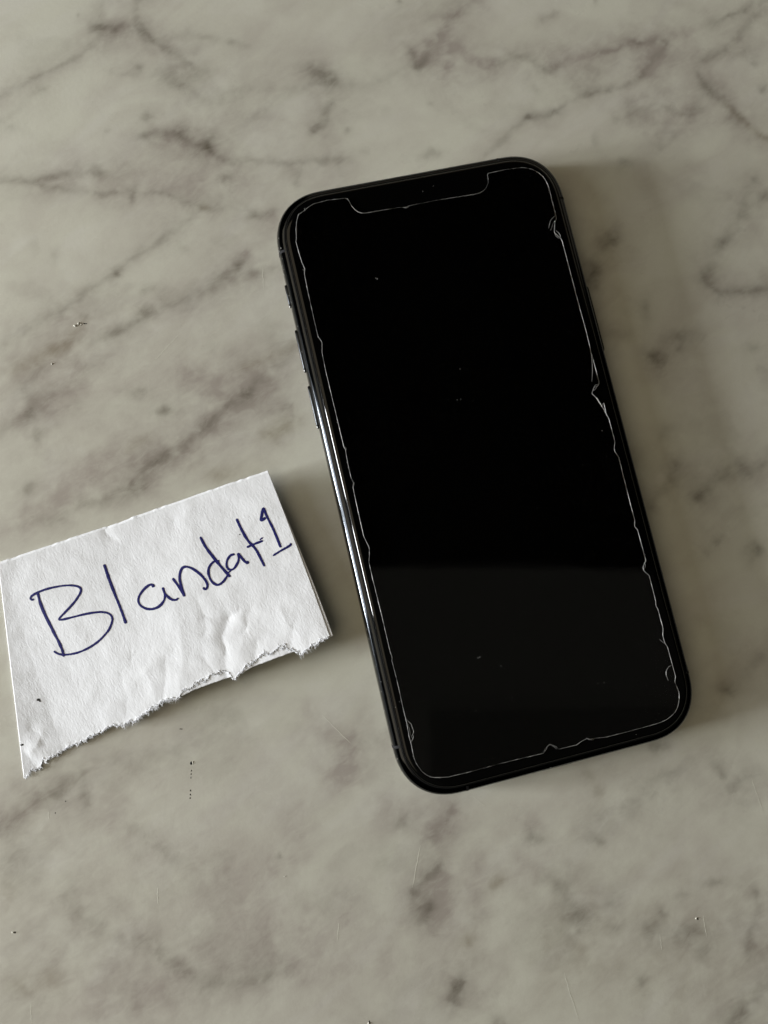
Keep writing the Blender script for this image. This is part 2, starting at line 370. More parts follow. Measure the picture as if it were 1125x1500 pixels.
BLOBS = [
 (0,.6,145,41,10,7),(0,.35,165,45,9),(0,.35,212,43,8),(0,.25,340,61,12,6),(0,.3,205,98,6),(0,.24,285,108,28,16),(0,.2,245,115,18),
 (0,.36,62,128,6),(0,.3,17,187,6),(0,.34,117,19,4),(0,.3,155,195,5),(0,.36,216,170,10,8),(0,.38,213,200,7),
 (0,.7,305,216,14,12),(0,.35,312,205,6),(0,.4,265,198,9),(0,.48,330,259,8),(0,.42,147,250,9),(0,.22,112,241,5),(0,.34,195,284,5,9),
 (2,.5,300,305,9,6),(0,.42,170,403,7),(1,.32,395,330,18,22),(0,.3,372,314,10,5),(0,.4,214,424,11,5,30),(0,.45,350,393,12,8,30),(1,.35,365,373,9),
 (0,.2,265,365,9),(0,.15,390,470,12),(0,.18,318,505,8),(0,.16,48,362,8,14),(0,.16,80,375,7,12),(0,.36,168,491,10,6,30),(0,.34,215,461,16,8,20),(0,.3,120,466,8,5),
 (0,.5,45,607,10,7,30),(0,.45,55,635,5,9),(0,.2,40,580,14),(0,.26,195,578,20,10),(0,.25,208,572,6),(0,.6,243,604,12,7),
 (0,.5,360,580,10,8),(0,.3,300,622,9),(0,.34,235,676,16,6,35),(0,.42,197,715,13,8,40),(1,.38,105,705,22),(0,.32,40,718,8,12,-30),(0,.3,135,742,14,5,15),(1,.3,110,560,30,20),
 (2,.42,408,628,22,10,20),(2,.3,325,695,26,12),(2,.2,370,690,30,14),
 (0,.62,481,116,11,8),(0,.3,474,106,22,13),(0,.3,507,191,6),(0,.42,582,2,4,7),(1,.34,632,75,36,26),(0,.36,613,100,9,7),(0,.16,570,158,8),
 (0,.2,630,152,5),(0,.34,627,223,15,7,10),(0,.14,535,222,9),(0,.3,795,100,8),(0,.58,975,63,6,5),(0,.35,937,62,9,4),(0,.36,875,0,5,8),
 (0,.34,1072,25,7),(0,.55,888,136,5,5),(0,.48,810,161,13,4,20),(0,.34,775,174,9,4),(1,.26,955,92,22),(0,.25,787,128,5,7),
 (0,.55,1036,130,14,12),(1,.3,1050,120,26,18),(0,.24,1095,80,18,14,-40),(0,.3,1105,95,7),(0,.46,1118,133,8),(0,.26,930,168,18),(0,.2,900,175,9),(0,.26,875,205,6,12),
 (0,.3,915,240,20,9),(0,.36,897,350,12),(0,.4,866,404,12),(0,.34,1058,356,8),(0,.36,945,455,9,13),(0,.36,1000,490,20,12,20),(0,.3,950,520,14,9),
 (0,.38,1100,510,13,10),(0,.24,905,490,18,10),(0,.25,1075,690,22,14),(0,.3,1022,728,9),(0,.5,1109,803,9,10),(0,.2,1100,810,16),(0,.3,1047,791,7),
 (0,.2,975,635,12),(0,.15,930,665,16),(0,.26,1064,1012,14,8),(0,.4,968,1094,13,8),(0,.3,955,1092,7),(0,.34,880,1236,10,7),
 (0,.36,590,1203,13,10),(1,.3,600,1190,24,16),(0,.48,779,1225,11,9),(1,.3,775,1200,26,18),(0,.45,622,1332,15,18),(1,.4,640,1330,20),
 (2,.4,730,1294,10,11),(2,.42,683,1378,9),(1,.3,690,1300,20,60),(0,.4,674,1445,7,13,-25),(0,.45,726,1500,14,9),(0,.18,568,1478,8),(0,.2,560,1262,10),
 (0,.26,830,1298,18,22),(0,.32,845,1338,22,13),(2,.2,830,1390,36,34),(0,.3,893,1322,8),(0,.22,900,1360,10,8),
 (0,.36,968,1340,8),(0,.38,955,1366,18,12),(0,.36,1003,1366,24,10,8),(0,.28,1030,1393,12,14),(0,.38,1046,1293,17,6),(0,.3,1000,1312,12,9,30),
 (0,.36,940,1440,8),(0,.38,77,1168,8,5),(0,.2,255,1098,15,8),(1,.3,160,1200,30,20),(0,.28,240,1400,12,8,-30),(0,.34,302,1440,20,16),(0,.36,387,1424,13,12),
 (0,.14,25,1255,30),(1,.42,440,1202,20,20),(1,.3,425,1250,26,34),(0,.5,411,1254,3),(1,.30,345,1310,44),(1,.30,420,1370,60,40),(1,.34,210,1455,80,26,10),
 (1,.26,510,1330,24,26),(0,.14,505,1312,24,12),(1,.42,452,1052,14,16),(1,.28,500,1140,26),(1,.3,560,1190,20),(2,.26,28,1442,20,14),(2,.24,75,1438,16,12),(2,.22,5,1320,16,24),
 (1,.22,120,1400,170,120),(0,.10,120,1380,150,110),(1,.18,1000,1350,170,120),(2,.16,950,1400,200,110),(1,.16,560,1420,160,90),(1,.24,480,1420,50,20),(1,.2,770,1270,40),(0,.16,1090,1180,16,8),  # widest ones: mottled stone, plus shade painted into the slab's near end
]
for v in VEINS: vein(*v)
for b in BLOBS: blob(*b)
# the same kind of veining goes on over the rest of the slab
cpix = at(np.array([0, 1125, 1125, 0]), np.array([0, 0, 1500, 1500]))[:, :2]
out = np.maximum(np.maximum(-116-X, X-76), np.maximum(-126-Y, Y-124))
OUTW = np.clip(out/14, 0, 1)
rng = np.random.RandomState(4)
for i in range(330):
    p = np.array([rng.uniform(-430, 430), rng.uniform(-430, 430)])
    if -100 < p[0] < 60 and -110 < p[1] < 110: continue
    a = math.radians(rng.normal(28, 30)); pts = [p]
    for k in range(rng.randint(3, 10)):
        a += rng.normal(0, .35); a += (math.radians(28)-a)*.25
        pts.append(pts[-1]+np.array([math.cos(a), math.sin(a)])*rng.uniform(3, 8))
    vein(rng.choice([0, 0, 0, 1, 2]), rng.uniform(.2, .5), rng.uniform(.8, 2.6), pts, mm=True, weight=OUTW)
# faint clouding of the whole slab
cl = fbm(X/26+.3*fbm(X/11, Y/11, 51), Y/19, 41, 4)
FLD[1] = 1-(1-FLD[1])*(1-np.clip(cl*.45-.06, 0, .15))
cl2 = fbm(X/15, Y/10+.4*fbm(X/9, Y/9, 61), 71, 4)
FLD[0] = 1-(1-FLD[0])*(1-np.clip(cl2*.34-.07, 0, .09))

nv = NX*NY
co = np.zeros((nv, 3), np.float32); co[:, 0] = X.ravel()*MM; co[:, 1] = Y.ravel()*MM
idx = np.arange(nv).reshape(NY, NX)
quads = np.stack([idx[:-1, :-1], idx[:-1, 1:], idx[1:, 1:], idx[1:, :-1]], -1).reshape(-1, 4)
# sides and underside of the 20 mm slab
x0, x1, y0, y1 = gx[0]*MM, gx[-1]*MM, gy[0]*MM, gy[-1]*MM
ring = np.concatenate([idx[0, :], idx[1:, -1], idx[-1, -2::-1], idx[-2:0:-1, 0]])
low = co[ring].copy(); low[:, 2] = -.02
lidx = nv+np.arange(len(ring)); nr = len(ring)
r2 = np.roll(ring, -1); l2 = np.roll(lidx, -1)
side = np.stack([ring, lidx, l2, r2], -1)
co = np.concatenate([co, low]); quads = np.concatenate([quads, side])
me = bpy.data.meshes.new('marble_table')
me.vertices.add(len(co)); me.vertices.foreach_set('co', co.ravel())
me.loops.add(quads.size); me.loops.foreach_set('vertex_index', quads.ravel().astype(np.int32))
me.polygons.add(len(quads)); me.polygons.foreach_set('loop_start', (np.arange(len(quads))*4).astype(np.int32))
me.update(calc_edges=True); me.validate()
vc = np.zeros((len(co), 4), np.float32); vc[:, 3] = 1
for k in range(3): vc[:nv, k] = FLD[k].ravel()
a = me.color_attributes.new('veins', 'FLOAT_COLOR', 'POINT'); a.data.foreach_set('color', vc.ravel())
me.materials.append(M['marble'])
table = bpy.data.objects.new('marble_table', me); col.objects.link(table); table['kind'] = 'structure'

def lump(c, rx, ry, h, ang, n=9, seed=0):
    """a tiny irregular grain lying on a surface, millimetres"""
    rg = random.Random(seed); vs = []; fs = []
    for k, (fr, fz) in enumerate(((1, 0), (.85, .55), (.45, .95))):
        for i in range(n):
            t = 2*math.pi*i/n; r = fr*rg.uniform(.75, 1.2)
            x, y = rx*r*math.cos(t), ry*r*math.sin(t)
            vs.append((c[0]+x*math.cos(ang)-y*math.sin(ang), c[1]+x*math.sin(ang)+y*math.cos(ang), c[2]+h*fz))
    vs.append((c[0], c[1], c[2]+h))
    for k in range(2):
        for i in range(n):
            j = (i+1) % n; fs.append((k*n+i, k*n+j, (k+1)*n+j, (k+1)*n+i))
    for i in range(n): fs.append((2*n+i, 2*n+(i+1) % n, 3*n))
    return vs, fs
def ridge(pts, w, h, z=0.0):
    """a hair-thin raised burr along a scratch, millimetres"""
    P = np.array(pts); vs = []; fs = []
    n = len(P)
    for i in range(n):
        d = P[min(i+1, n-1)]-P[max(i-1, 0)]; d = d/np.linalg.norm(d); nn = np.array([-d[1], d[0]])
        k = .25 if i in (0, n-1) else 1
        for s, zz in ((-1, 0), (0, h*k), (1, 0)):
            q = P[i]+nn*s*w*k; vs.append((q[0], q[1], z+zz))
    for i in range(n-1):
        for s in (0, 1):
            fs.append((i*3+s, i*3+s+1, i*3+4+s, i*3+3+s))
    return vs, fs
def scratch(p, q, w=.075, h=.018, mat='marble', name='scratch'):
    n = 9; t = np.linspace(0, 1, n); rg = np.random.RandomState(int(p[0]*7+p[1]))
    x = p[0]+(q[0]-p[0])*t+rg.normal(0, .35, n); y = p[1]+(q[1]-p[1])*t+rg.normal(0, .35, n)
    v, f = ridge(at(x, y)[:, :2], w, h, .001); return meshobj(name, v, f, M[mat], table)
for p, q in [((471,1047),(514,1089)),((231,1300),(232,1325)),((496,1352),(495,1378)),((692,1166),(712,1182)),((826,1425),(849,1497)),
             ((1101,1140),(1118,1190)),((385,392),(386,425)),((225,530),(262,490)),((616,1238),(604,1300)),((967,1368),(969,1392)),
             ((1030,1340),(1035,1372)),((71,1188),(71,1200)),((45,1470),(46,1500)),((432,820),(436,855))]:
    scratch(p, q)
def crumb_fleck(x, y, rx, ry, h, ang, mat, name, seed):
    v, f = lump(at(x, y), rx, ry, h, ang, 9, seed); return meshobj(name, v, f, M[mat], table)
for i, (x, y, r) in enumerate([(110,477,.55),(115,474,.45),(119,475,.3),(76,533,.35),(19,1366,.4),(1020,1345,.4),(417,1284,.2),(540,1499,.45),(78,1040,.0)]):
    if r: crumb_fleck(x, y, r*.75, r*.5, r*.35, i*.7, 'pale', 'crumb_fleck', i)
for i, (x, y, rx, ry) in enumerate([(280,1118,.26,.42),(280.5,1129,.12,.18),(280,1134,.12,.2),(279.7,1139,.12,.2),(279,1158,.14,.24),(278.8,1164,.12,.24),(278.6,1169,.12,.2),(125,474,.5,.14),(265,1068,.4,.1),(22,1366,.18,.2),(1022,1346,.22,.26),(541,1497,.2,.3),(96,1174,.14,.14),(81,1191,.14,.14)]):
    crumb_fleck(x, y, rx, ry, .02, 0, 'dark_fleck', 'dark_fleck', 50+i)  # flat dark flecks painting the shade in pits and beside crumbs
for i, (x, y) in enumerate([(282.6,1117)]):
    crumb_fleck(x, y, .09, .4, .07, 0, 'pale', 'crumb_fleck', 90+i)  # pale fleck painting the lit wall of the first pit

# ------------------------------------------------------------------ smartphone
phone = empty('smartphone', (0, 0, 0), PHONE_A, 'black smartphone with notched dark screen under a chipped glass protector', 'phone')
PW, PH, PD, PR = 70.9, 143.6, 7.7, 11.3
def rrect(inset, n=18):
    """rounded rectangle with continuous-curvature corners, counter-clockwise"""
    hw, hh, r = PW/2-inset, PH/2-inset, PR*1.18-inset*.85
    pts = []
    for cx, cy, a0 in ((hw-r, hh-r, 0), (-hw+r, hh-r, 90), (-hw+r, -hh+r, 180), (hw-r, -hh+r, 270)):
        for i in range(n+1):
            t = math.radians(a0+90*i/n); c, s = math.cos(t), math.sin(t)
            e = 2/2.35
            pts.append((cx+r*math.copysign(abs(c)**e, c), cy+r*math.copysign(abs(s)**e, s)))
    return pts
def loft(name, prof, mat, parent, cap_top=False, cap_bot=False, dense=True):
    vs = []; fs = []
    n = None
    for inset, z in prof:
        ps = rrect(inset)
        if dense:           # points along the straight sides too
            q = []
            for i, p in enumerate(ps):
                q.append(p); nx_ = ps[(i+1) % len(ps)]; L = math.dist(p, nx_)
                if L > 15:
                    for k in range(1, 24): q.append((p[0]+(nx_[0]-p[0])*k/24, p[1]+(nx_[1]-p[1])*k/24))
            ps = q
        n = len(ps); vs += [(x, y, z) for x, y in ps]
    for k in range(len(prof)-1):
        for i in range(n):
            j = (i+1) % n; fs.append((k*n+i, k*n+j, (k+1)*n+j, (k+1)*n+i))
    if cap_top: fs.append(tuple(range((len(prof)-1)*n, len(prof)*n)))
    if cap_bot: fs.append(tuple(range(n-1, -1, -1)))
    return meshobj(name, vs, fs, mat, parent)
# stainless band: rounded side, small flat lip round the glass
zc, hz, rx = 3.75, 3.15, 1.55
prof = []
for i in range(21):
    t = -1+2*i/20; prof.append((rx*(1-(1-abs(t)**2.3)**(1/2.3))*1.0, zc+hz*t*.985))
prof += [(1.72, 6.93), (1.86, 6.90)]
frame = loft('frame', prof, M['steel'], phone)
loft('gasket', [(1.80, 6.5), (1.82, 6.97), (1.92, 7.03), (2.08, 7.00), (2.1, 6.6)], M['gasket'], phone)
loft('front_glass', [(2.05, 6.3), (2.09, 7.02), (2.13, 7.24), (2.24, 7.44), (2.44, 7.58), (2.72, 7.66), (3.05, 7.69), (3.4, 7.70)], M['glass'], phone, cap_top=True)
loft('back_glass', [(4.0, .02), (2.4, .12), (1.9, .35), (1.62, .68), (1.8, 1.2)], M['glass'], phone, cap_bot=True)

def pill(name, cx, cy, cz, L, Hh, depth, axis_, side, mat, parent):
    """a rounded key standing proud of the band; axis_ 'x' -> on a long side"""
    vs = []; fs = []; n = 20; rings = ((0, 1), (depth*.6, 1), (depth*.92, .9), (depth, .72))
    for d, k in rings:
        for i in range(n):
            t = 2*math.pi*i/n; c, s = math.cos(t), math.sin(t); r = Hh/2
            u = (L/2-r)*(1 if c > 0 else -1)+r*c; v = r*s
            u = u-(1-k)*r*c*1.0; v = v*k
            if axis_ == 'x': vs.append((cx+side*d, cy+u, cz+v))
            else: vs.append((cx+u, cy+side*d, cz+v))
    m = len(rings)
    for k in range(m-1):
        for i in range(n):
            j = (i+1) % n; fs.append((k*n+i, k*n+j, (k+1)*n+j, (k+1)*n+i))
    fs.append(tuple(range((m-1)*n, m*n)))
    return meshobj(name, vs, fs, mat, parent)
hwid = PW/2
pill('mute_switch', -hwid-.02+.15, 48.4, 3.9, 5.6, 2.2, .5, 'x', -1, M['button'], phone)
pill('volume_button', -hwid+.15, 34.8, 3.9, 10.4, 2.4, .58, 'x', -1, M['button'], phone)
pill('volume_button', -hwid+.15, 21.1, 3.9, 10.4, 2.4, .58, 'x', -1, M['button'], phone)
pill('side_button', hwid-.15, 28.0, 3.9, 17.0, 2.4, .58, 'x', 1, M['button'], phone)
# antenna breaks: slivers of plastic wrapped round the band
def band(cx, cy, along, width=.6):
    vs = []; fs = []
    pr = [p for p in prof[:21]]
    for i, (ins, z) in enumerate(pr):
        for s in (-1, 1):
            off = .012
            if along == 'y': vs.append(((PW/2-ins+off)*cx, cy+s*width/2, z))
            else: vs.append((cx+s*width/2, (PH/2-ins+off)*cy, z))
    for i in range(len(pr)-1):
        fs.append((i*2, i*2+1, i*2+3, i*2+2))
    return meshobj('antenna_band', vs, fs, M['band'], phone)
band(-1, 58.3, 'y'); band(1, 58.3, 'y'); band(-1, -58.3, 'y'); band(1, -58.3, 'y'); band(-21.3, -1, 'x'); band(21.3, 1, 'x')
# earpiece slot and front camera in the notch, the socket and holes of the bottom edge
def flat_pill(name, cx, cy, z, L, Hh, mat, parent, dz=.01):
    vs = []; fs = []; n = 24
    for i in range(n):
        t = 2*math.pi*i/n; c, s = math.cos(t), math.sin(t); r = Hh/2
        vs.append((cx+(L/2-r)*(1 if c > 0 else -1)+r*c, cy+r*s, z))
    vs += [(x, y, z+dz) for x, y, z in vs[:]]
    fs = [tuple(range(n, 2*n))]+[(i, (i+1) % n, n+(i+1) % n, n+i) for i in range(n)]
    return meshobj(name, vs, fs, mat, parent)
flat_pill('earpiece_grille', 0, 67.2, 7.675, 7.2, 1.0, M['gasket'], phone, .012)
flat_pill('front_camera', 9.6, 67.2, 7.68, 2.2, 2.2, M['lens'], phone, .01)
pill('charging_socket', 0, -PH/2+.06, 3.75, 8.6, 2.6, .08, 'y', -1, M['gasket'], phone)
for k in range(6): pill('speaker_hole', 11+k*2.4, -PH/2+.06, 3.75, 1.5, 1.45, .07, 'y', -1, M['gasket'], phone)
for k in range(4): pill('microphone_hole', -11-k*2.4, -PH/2+.06, 3.75, 1.5, 1.45, .07, 'y', -1, M['gasket'], phone)

# ---- screen protector, chipped all along its rim
RIM = [(506,290.2),(479.4,293.2),(459.7,298.5),(451.6,303.6),(444.7,309.4),(437.3,314),(434.3,325.6),(434.8,339.4),(433.6,354.4),(437.8,369.5),(442.4,384.5),(446.6,393.7),(445.9,400.7),
 (451.6,429.5),(460,468),(466,493),(471.6,501),(472,509),(471.6,516),(477,542),(486,580),(496,622),(504,655),(506,658),(509,676),(514.4,700),(518,707.5),(517,714),(518,718),(524,746),(533,786),
 (541,802),(541.4,812),(540.4,823),(546,848),(558,896),(569,944),(572,956),(574.4,962),(574.3,968),(582.8,1001.6),(590.8,1038.6),(595.5,1057),(599.6,1080),(602.4,1089.4),(605.9,1108),(609,1117),(614,1124.5),(619,1131),(625.5,1135.6),(631,1138),(637,1139),
 (655.6,1138.4),(683.3,1132),(724.9,1120.6),(761.9,1111.4),(796.5,1103.3),(798.5,1096.4),(805.4,1089.9),(814.7,1093.6),(818,1097.5),(844.7,1091.3),(851.6,1086),(860.9,1081.3),(869,1084.8),(871,1081.3),
 (886.3,1080.2),(918.7,1072),(955.6,1062),(967,1058.5),(976.4,1054.3),(983.5,1049),(989.1,1043.2),(992.5,1036.5),(994.5,1029.3),(995.2,1022),(994.9,1015.5),(991.5,1005),(988.6,999.5),(989.7,991),(984,970),(978,948),(974,942),(971,931),(971.6,921),(964,893),(961,887),(960.6,880),
 (951,843),(943,836),(942,831),(944,825),(946.4,822),(934,776),(929.6,771),(930,762),(924,740),(906.4,669),(901,662),(899.6,656),(901,647),(892,613),(882,595),(874,583),(867,576.4),(870,568),(877,564),(877.6,559),
 (866,516),(860,490),(849,450),(823.7,353.3),(821.4,348.7),(812,340.6),(812.5,331),(812.9,323.2),(815.6,321),(812.9,309.4),(805.2,279.3),(802.8,271),(799.5,264.3),(795.5,258.5),(790.2,253.9),(784.8,250.3),(778.7,247.7),(772,246.1),(764.8,245.4),(744,247.7),(717.4,253.2),(715,254.2),(714,256.2),
 (715.2,262),(715,267.8),(713.8,272),(711.6,275.9),(707.5,279.8),(702.4,282.8),(696,284.4),(640,293.2),(599.5,301.3),(593.8,303.6),(583.4,304),(553.3,309),(538,311.8),(530.2,312.1),(524.5,310.4),(519.8,307),(515.8,302.5),(512.9,297.8),(511,294),(509.4,291.3)]
PZ = 8.02
def phone_pts(pts, z=PZ):
    P = np.array(pts, float); return to_phone(at(P[:, 0], P[:, 1], z))
rim = phone_pts(RIM)
def prism(name, P, z0, z1, mat, parent):
    bm = bmesh.new()
    lo = [bm.verts.new((p[0]*MM, p[1]*MM, z0*MM)) for p in P]; hi = [bm.verts.new((p[0]*MM, p[1]*MM, z1*MM)) for p in P]
    n = len(P)
    for i in range(n): bm.faces.new((lo[i], lo[(i+1) % n], hi[(i+1) % n], hi[i]))
    f1 = bm.faces.new(hi); f2 = bm.faces.new(lo[::-1])
    bmesh.ops.triangulate(bm, faces=[f1, f2])
    bmesh.ops.recalc_face_normals(bm, faces=bm.faces[:])
    me = bpy.data.meshes.new(name); bm.to_mesh(me); bm.free(); me.materials.append(mat)
    o = bpy.data.objects.new(name, me); col.objects.link(o); o.parent = parent; return o
prot = prism('screen_protector', rim[:, :2], 7.72, PZ, M['protector'], phone)
prot['label'] = 'clear screen protector with chipped and splintered rim'
def tube(pts, r, closed=False, n=6, rng_=None):
    P = np.array(pts, float); m = len(P); vs = []; fs = []
    for i in range(m):
        a = P[(i-1) % m] if closed or i > 0 else P[i]; b = P[(i+1) % m] if closed or i < m-1 else P[i]
        d = b-a; d = d/(np.linalg.norm(d)+1e-9)
        s = np.array([-d[1], d[0], 0]); s = s/(np.linalg.norm(s)+1e-9); u = np.cross(d, s)
        rr = (r[i] if hasattr(r, '__len__') else r)
        for k in range(n):
            t = 2*math.pi*k/n; vs.append(P[i]+rr*(math.cos(t)*s+math.sin(t)*u))
    for i in range(m if closed else m-1):
        j = (i+1) % m
        for k in range(n):
            l = (k+1) % n; fs.append((i*n+k, i*n+l, j*n+l, j*n+k))
    return vs, fs
def resample(P, step, closed):
    P = np.array(P, float); Q = np.vstack([P, P[:1]]) if closed else P
    L = np.concatenate([[0], np.cumsum(np.linalg.norm(np.diff(Q, axis=0), axis=1))])
    n = max(int(L[-1]/step), 2); s = np.linspace(0, L[-1], n+1)
    if closed: s = s[:-1]
    return np.stack([np.interp(s, L, Q[:, k]) for k in range(3)], -1), s
rr, ss = resample(rim, .35, True)
rad = np.clip(.050+.030*vnoise(ss/3.2, ss*0, 5)+.026*vnoise(ss/.7, ss*0, 8), .018, .11)
rr[:, 2] = PZ-.02
# one closed tube along the rim, its thickness varying at random
v, f = tube(rr, rad, True)
meshobj('ground_edge', v, f, M['edge'], prot)
SPL = [([(812.9,316),(806.4,323),(803.6,334.8)], .07), ([(807.5,336),(809,331),(811,325)], .05), ([(812,341),(814.5,346),(819,349.5),(821.2,346.5),(818.5,341),(813.5,337)], .07),
 ([(806,338),(808.5,333)], .05),
 ([(866,517),(867.5,532),(868,542),(867,559)], .07), ([(877,563),(872,564),(869.5,569),(869.2,572),(872,570.5),(875.5,565)], .10), ([(882,594),(884.5,590),(886.5,598),(888.5,608),(891,612)], .11),
 ([(966,936),(969.5,939.5),(973,942.5)], .07), ([(984,974.5),(980,976),(976.2,982),(975.8,989),(979,997)], .085), ([(980,976.5),(982,976)], .1),
 ([(595.5,1054),(602.4,1060.5),(606.3,1072),(602.4,1080.2)], .09), ([(605.8,1077),(605,1082),(602,1087.5)], .085), ([(597,1060),(600,1068),(601,1078)], .05),
 ([(798.5,1101),(802,1093),(806,1090.5),(812,1094),(816,1098)], .06), ([(859,1081),(864,1083.5),(868.5,1082)], .12),
 ([(444.7,309.4),(447.5,308.5),(446,305)], .11), ([(590,303.5),(596,304.8),(599.5,301.2)], .12), ([(443.5,394.5),(446.6,396.5),(447.5,393)], .08),
 ([(506,659.5),(507.4,656.5),(504.5,654)], .06), ([(518,712),(519.5,706.8)], .06), ([(471,508),(473,504)], .08), ([(573,958),(575,964)], .06),
 ([(943,835),(945.5,829),(944,823)], .06), ([(435,322),(433.8,336),(434.6,352)], .1)]
for pts, r in SPL:
    P, s = resample(phone_pts(pts, PZ-.03), .25, False)
    v, f = tube(P, np.full(len(P), r)*np.sin(np.linspace(.25, math.pi-.25, len(P)))**.5)
    meshobj('splinter', v, f, M['chip'], prot)
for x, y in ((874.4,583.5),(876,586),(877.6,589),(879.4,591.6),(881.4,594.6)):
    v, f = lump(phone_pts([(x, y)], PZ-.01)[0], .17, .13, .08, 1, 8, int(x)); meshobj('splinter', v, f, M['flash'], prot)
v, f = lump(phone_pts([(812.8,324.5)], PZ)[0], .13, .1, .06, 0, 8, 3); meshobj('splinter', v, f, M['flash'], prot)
# dust on the glass
DUST = [(635,272,.16,.05,.5),(619.5,280.5,.09,.07,0),(674,540.5,.11,.08,1),(670,586,.07,.2,0),(675,585,.07,.2,0),(533,332,.1,.08,0),(551,408,.06,.3,.3),(553,408,.05,.25,.2),(719,406,.07,.06,0),(697.5,1041,.16,.10,.6),
 (621,1027,.07,.06,0),(700,964,.07,.25,-.6),(703,962.5,.08,.2,-.6),(734,976,.06,.22,.3),(579.5,1036,.13,.06,.5),(585,1028,.1,.06,0),(936,943,.07,.06,0),(932,1076,.08,.06,0),(888.5,668.5,.08,.07,0),(882,631,.08,.16,.5),(854,681,.07,.05,0),
 (885,1000,.25,.05,.2),(876,1001,.2,.05,.1),(947,1004,.06,.06,0),(470,564,.09,.06,0),(722,1111,.09,.05,0),(787,744,.06,.1,0),(838,457,.07,.06,0),(577,754,.06,.05,0),(733,660,.05,.05,0),(610,905,.05,.05,0),(800,905,.06,.05,0),(860,820,.05,.05,0)]
for i, (x, y, a_, b_, g) in enumerate(DUST):
    inside = 20
    v, f = lump(phone_pts([(x, y)], 8.02 if y > 300 else 7.7)[0], a_*.8, b_*.8, .02, g, 7, i); meshobj('dust_speck', v, f, M['speck'], phone)
# pale dots at the lower ends of the left keys, then nicks along the band
rgn = random.Random(3)
for y in (45.6, 29.9, 16.2):
    v, f = lump((-PW/2-.28, y, 4.6), .14, .3, .22, 0, 7, int(y)); meshobj('nick_or_dot', v, f, M['flash'], phone)
for k in range(34):
    y = rgn.choice([rgn.uniform(44, 62), rgn.uniform(-62, -30), rgn.uniform(-62, 60)])
    i = rgn.randint(13, 19); ins, z = prof[i]
    v, f = lump((-PW/2+ins-.005, y, z-.03), .05+rgn.random()*.06, .07+rgn.random()*.2, .07, 0, 7, k); meshobj('nick_or_dot', v, f, M['speck'], phone)
for k in range(16):
    x = rgn.uniform(-24, 24); i = rgn.randint(14, 19); ins, z = prof[i]
    v, f = lump((x, -PH/2+ins-.005, z-.03), .06+rgn.random()*.12, .05+rgn.random()*.05, .06, 0, 7, 60+k); meshobj('nick_or_dot', v, f, M['speck'], phone)

# ------------------------------------------------------------------ torn paper note
TOP = np.array([(-3,824),(60,803),(110,786),(152,772),(157,772),(200,755),(260,734.5),(330,710),(392.5,689)], float)
BOT = np.array([(34.5,1141),(46,1132),(58,1124),(63.5,1115),(78.6,1109),(101.7,1095.5),(129,1082),(152.5,1071),(168.7,1063),(180,1063),(187,1061),(201,1053),(212.6,1047),(217,1039),(231,1034),(249.6,1024),(258,1025.5),(265.4,1016),
 (275,1009),(286,1002),(301,998),(309,991),(320,986.5),(331,982.5),(337,989),(345,994),(351,987.5),(360,978),(372,968.5),(383,963),(395,957.5),(408,951.5),(420,947),(428,953),(436,956.5),(443.4,959.5),(450,951.5),(458,946.5),(466.5,941.5),(475,937),(483.5,932)], float)
BACKBOT = np.array([(36,1136),(101,1091),(168,1059),(214,1042),(249.6,1022),(268,1019),(286,1010),(309,1001.5),(332.4,993.5),(355.6,985.5),(371.7,976.5),(401.8,965),(428.4,955.5),(450,948),(470,940),(485,931)], float)
def edge_at(E, s, mode):
    L = np.concatenate([[0], np.cumsum(np.abs(np.diff(E[:, 0])))]); L = L/L[-1]
    return np.stack([np.interp(s, L, E[:, 0]), np.interp(s, L, E[:, 1])], -1)
CRE = [  # fold lines: points, height (mm), half width (px)
 ([(288,878),(296,900),(300,928)], -.22, 7), ([(300,902),(318,908),(336,907),(350,896)], -.24, 6), ([(336,905),(328,935),(331,965),(334,992)], -.45, 9), ([(345,900),(362,925),(352,950)], .2, 13),
 ([(365,895),(358,925)], -.25, 6), ([(378,940),(372,968)], -.3, 9), ([(178,985),(184,1018),(188,1046)], -.14, 7), ([(242,968),(241,1000),(236,1022)], -.2, 8), ([(265,920),(270,970),(262,1010)], .3, 16),
 ([(152,770),(158,782),(166,790)], -.35, 7), ([(46,1068),(58,1078),(68,1086)], -.3, 9), ([(28,1092),(40,1105),(52,1128)], -.5, 14), ([(62,1075),(48,1100)], .3, 9),
 ([(193,953),(190,965),(202,955)], -.14, 5), ([(258,690+40),(268,752),(285,790),(300,830)], .16, 15), ([(262,740),(256,770)], -.15, 9), ([(120,880),(190,1000)], .12, 30), ([(20,960),(90,1000),(170,990)], -.22, 34),
 ([(330,745),(370,800),(400,860)], -.16, 26), ([(410,900),(440,930),(445,955)], .25, 12), ([(430,915),(425,950)], -.22, 8), ([(295,960),(315,985)], -.22, 8), ([(215,985),(228,1020)], .18, 8)]
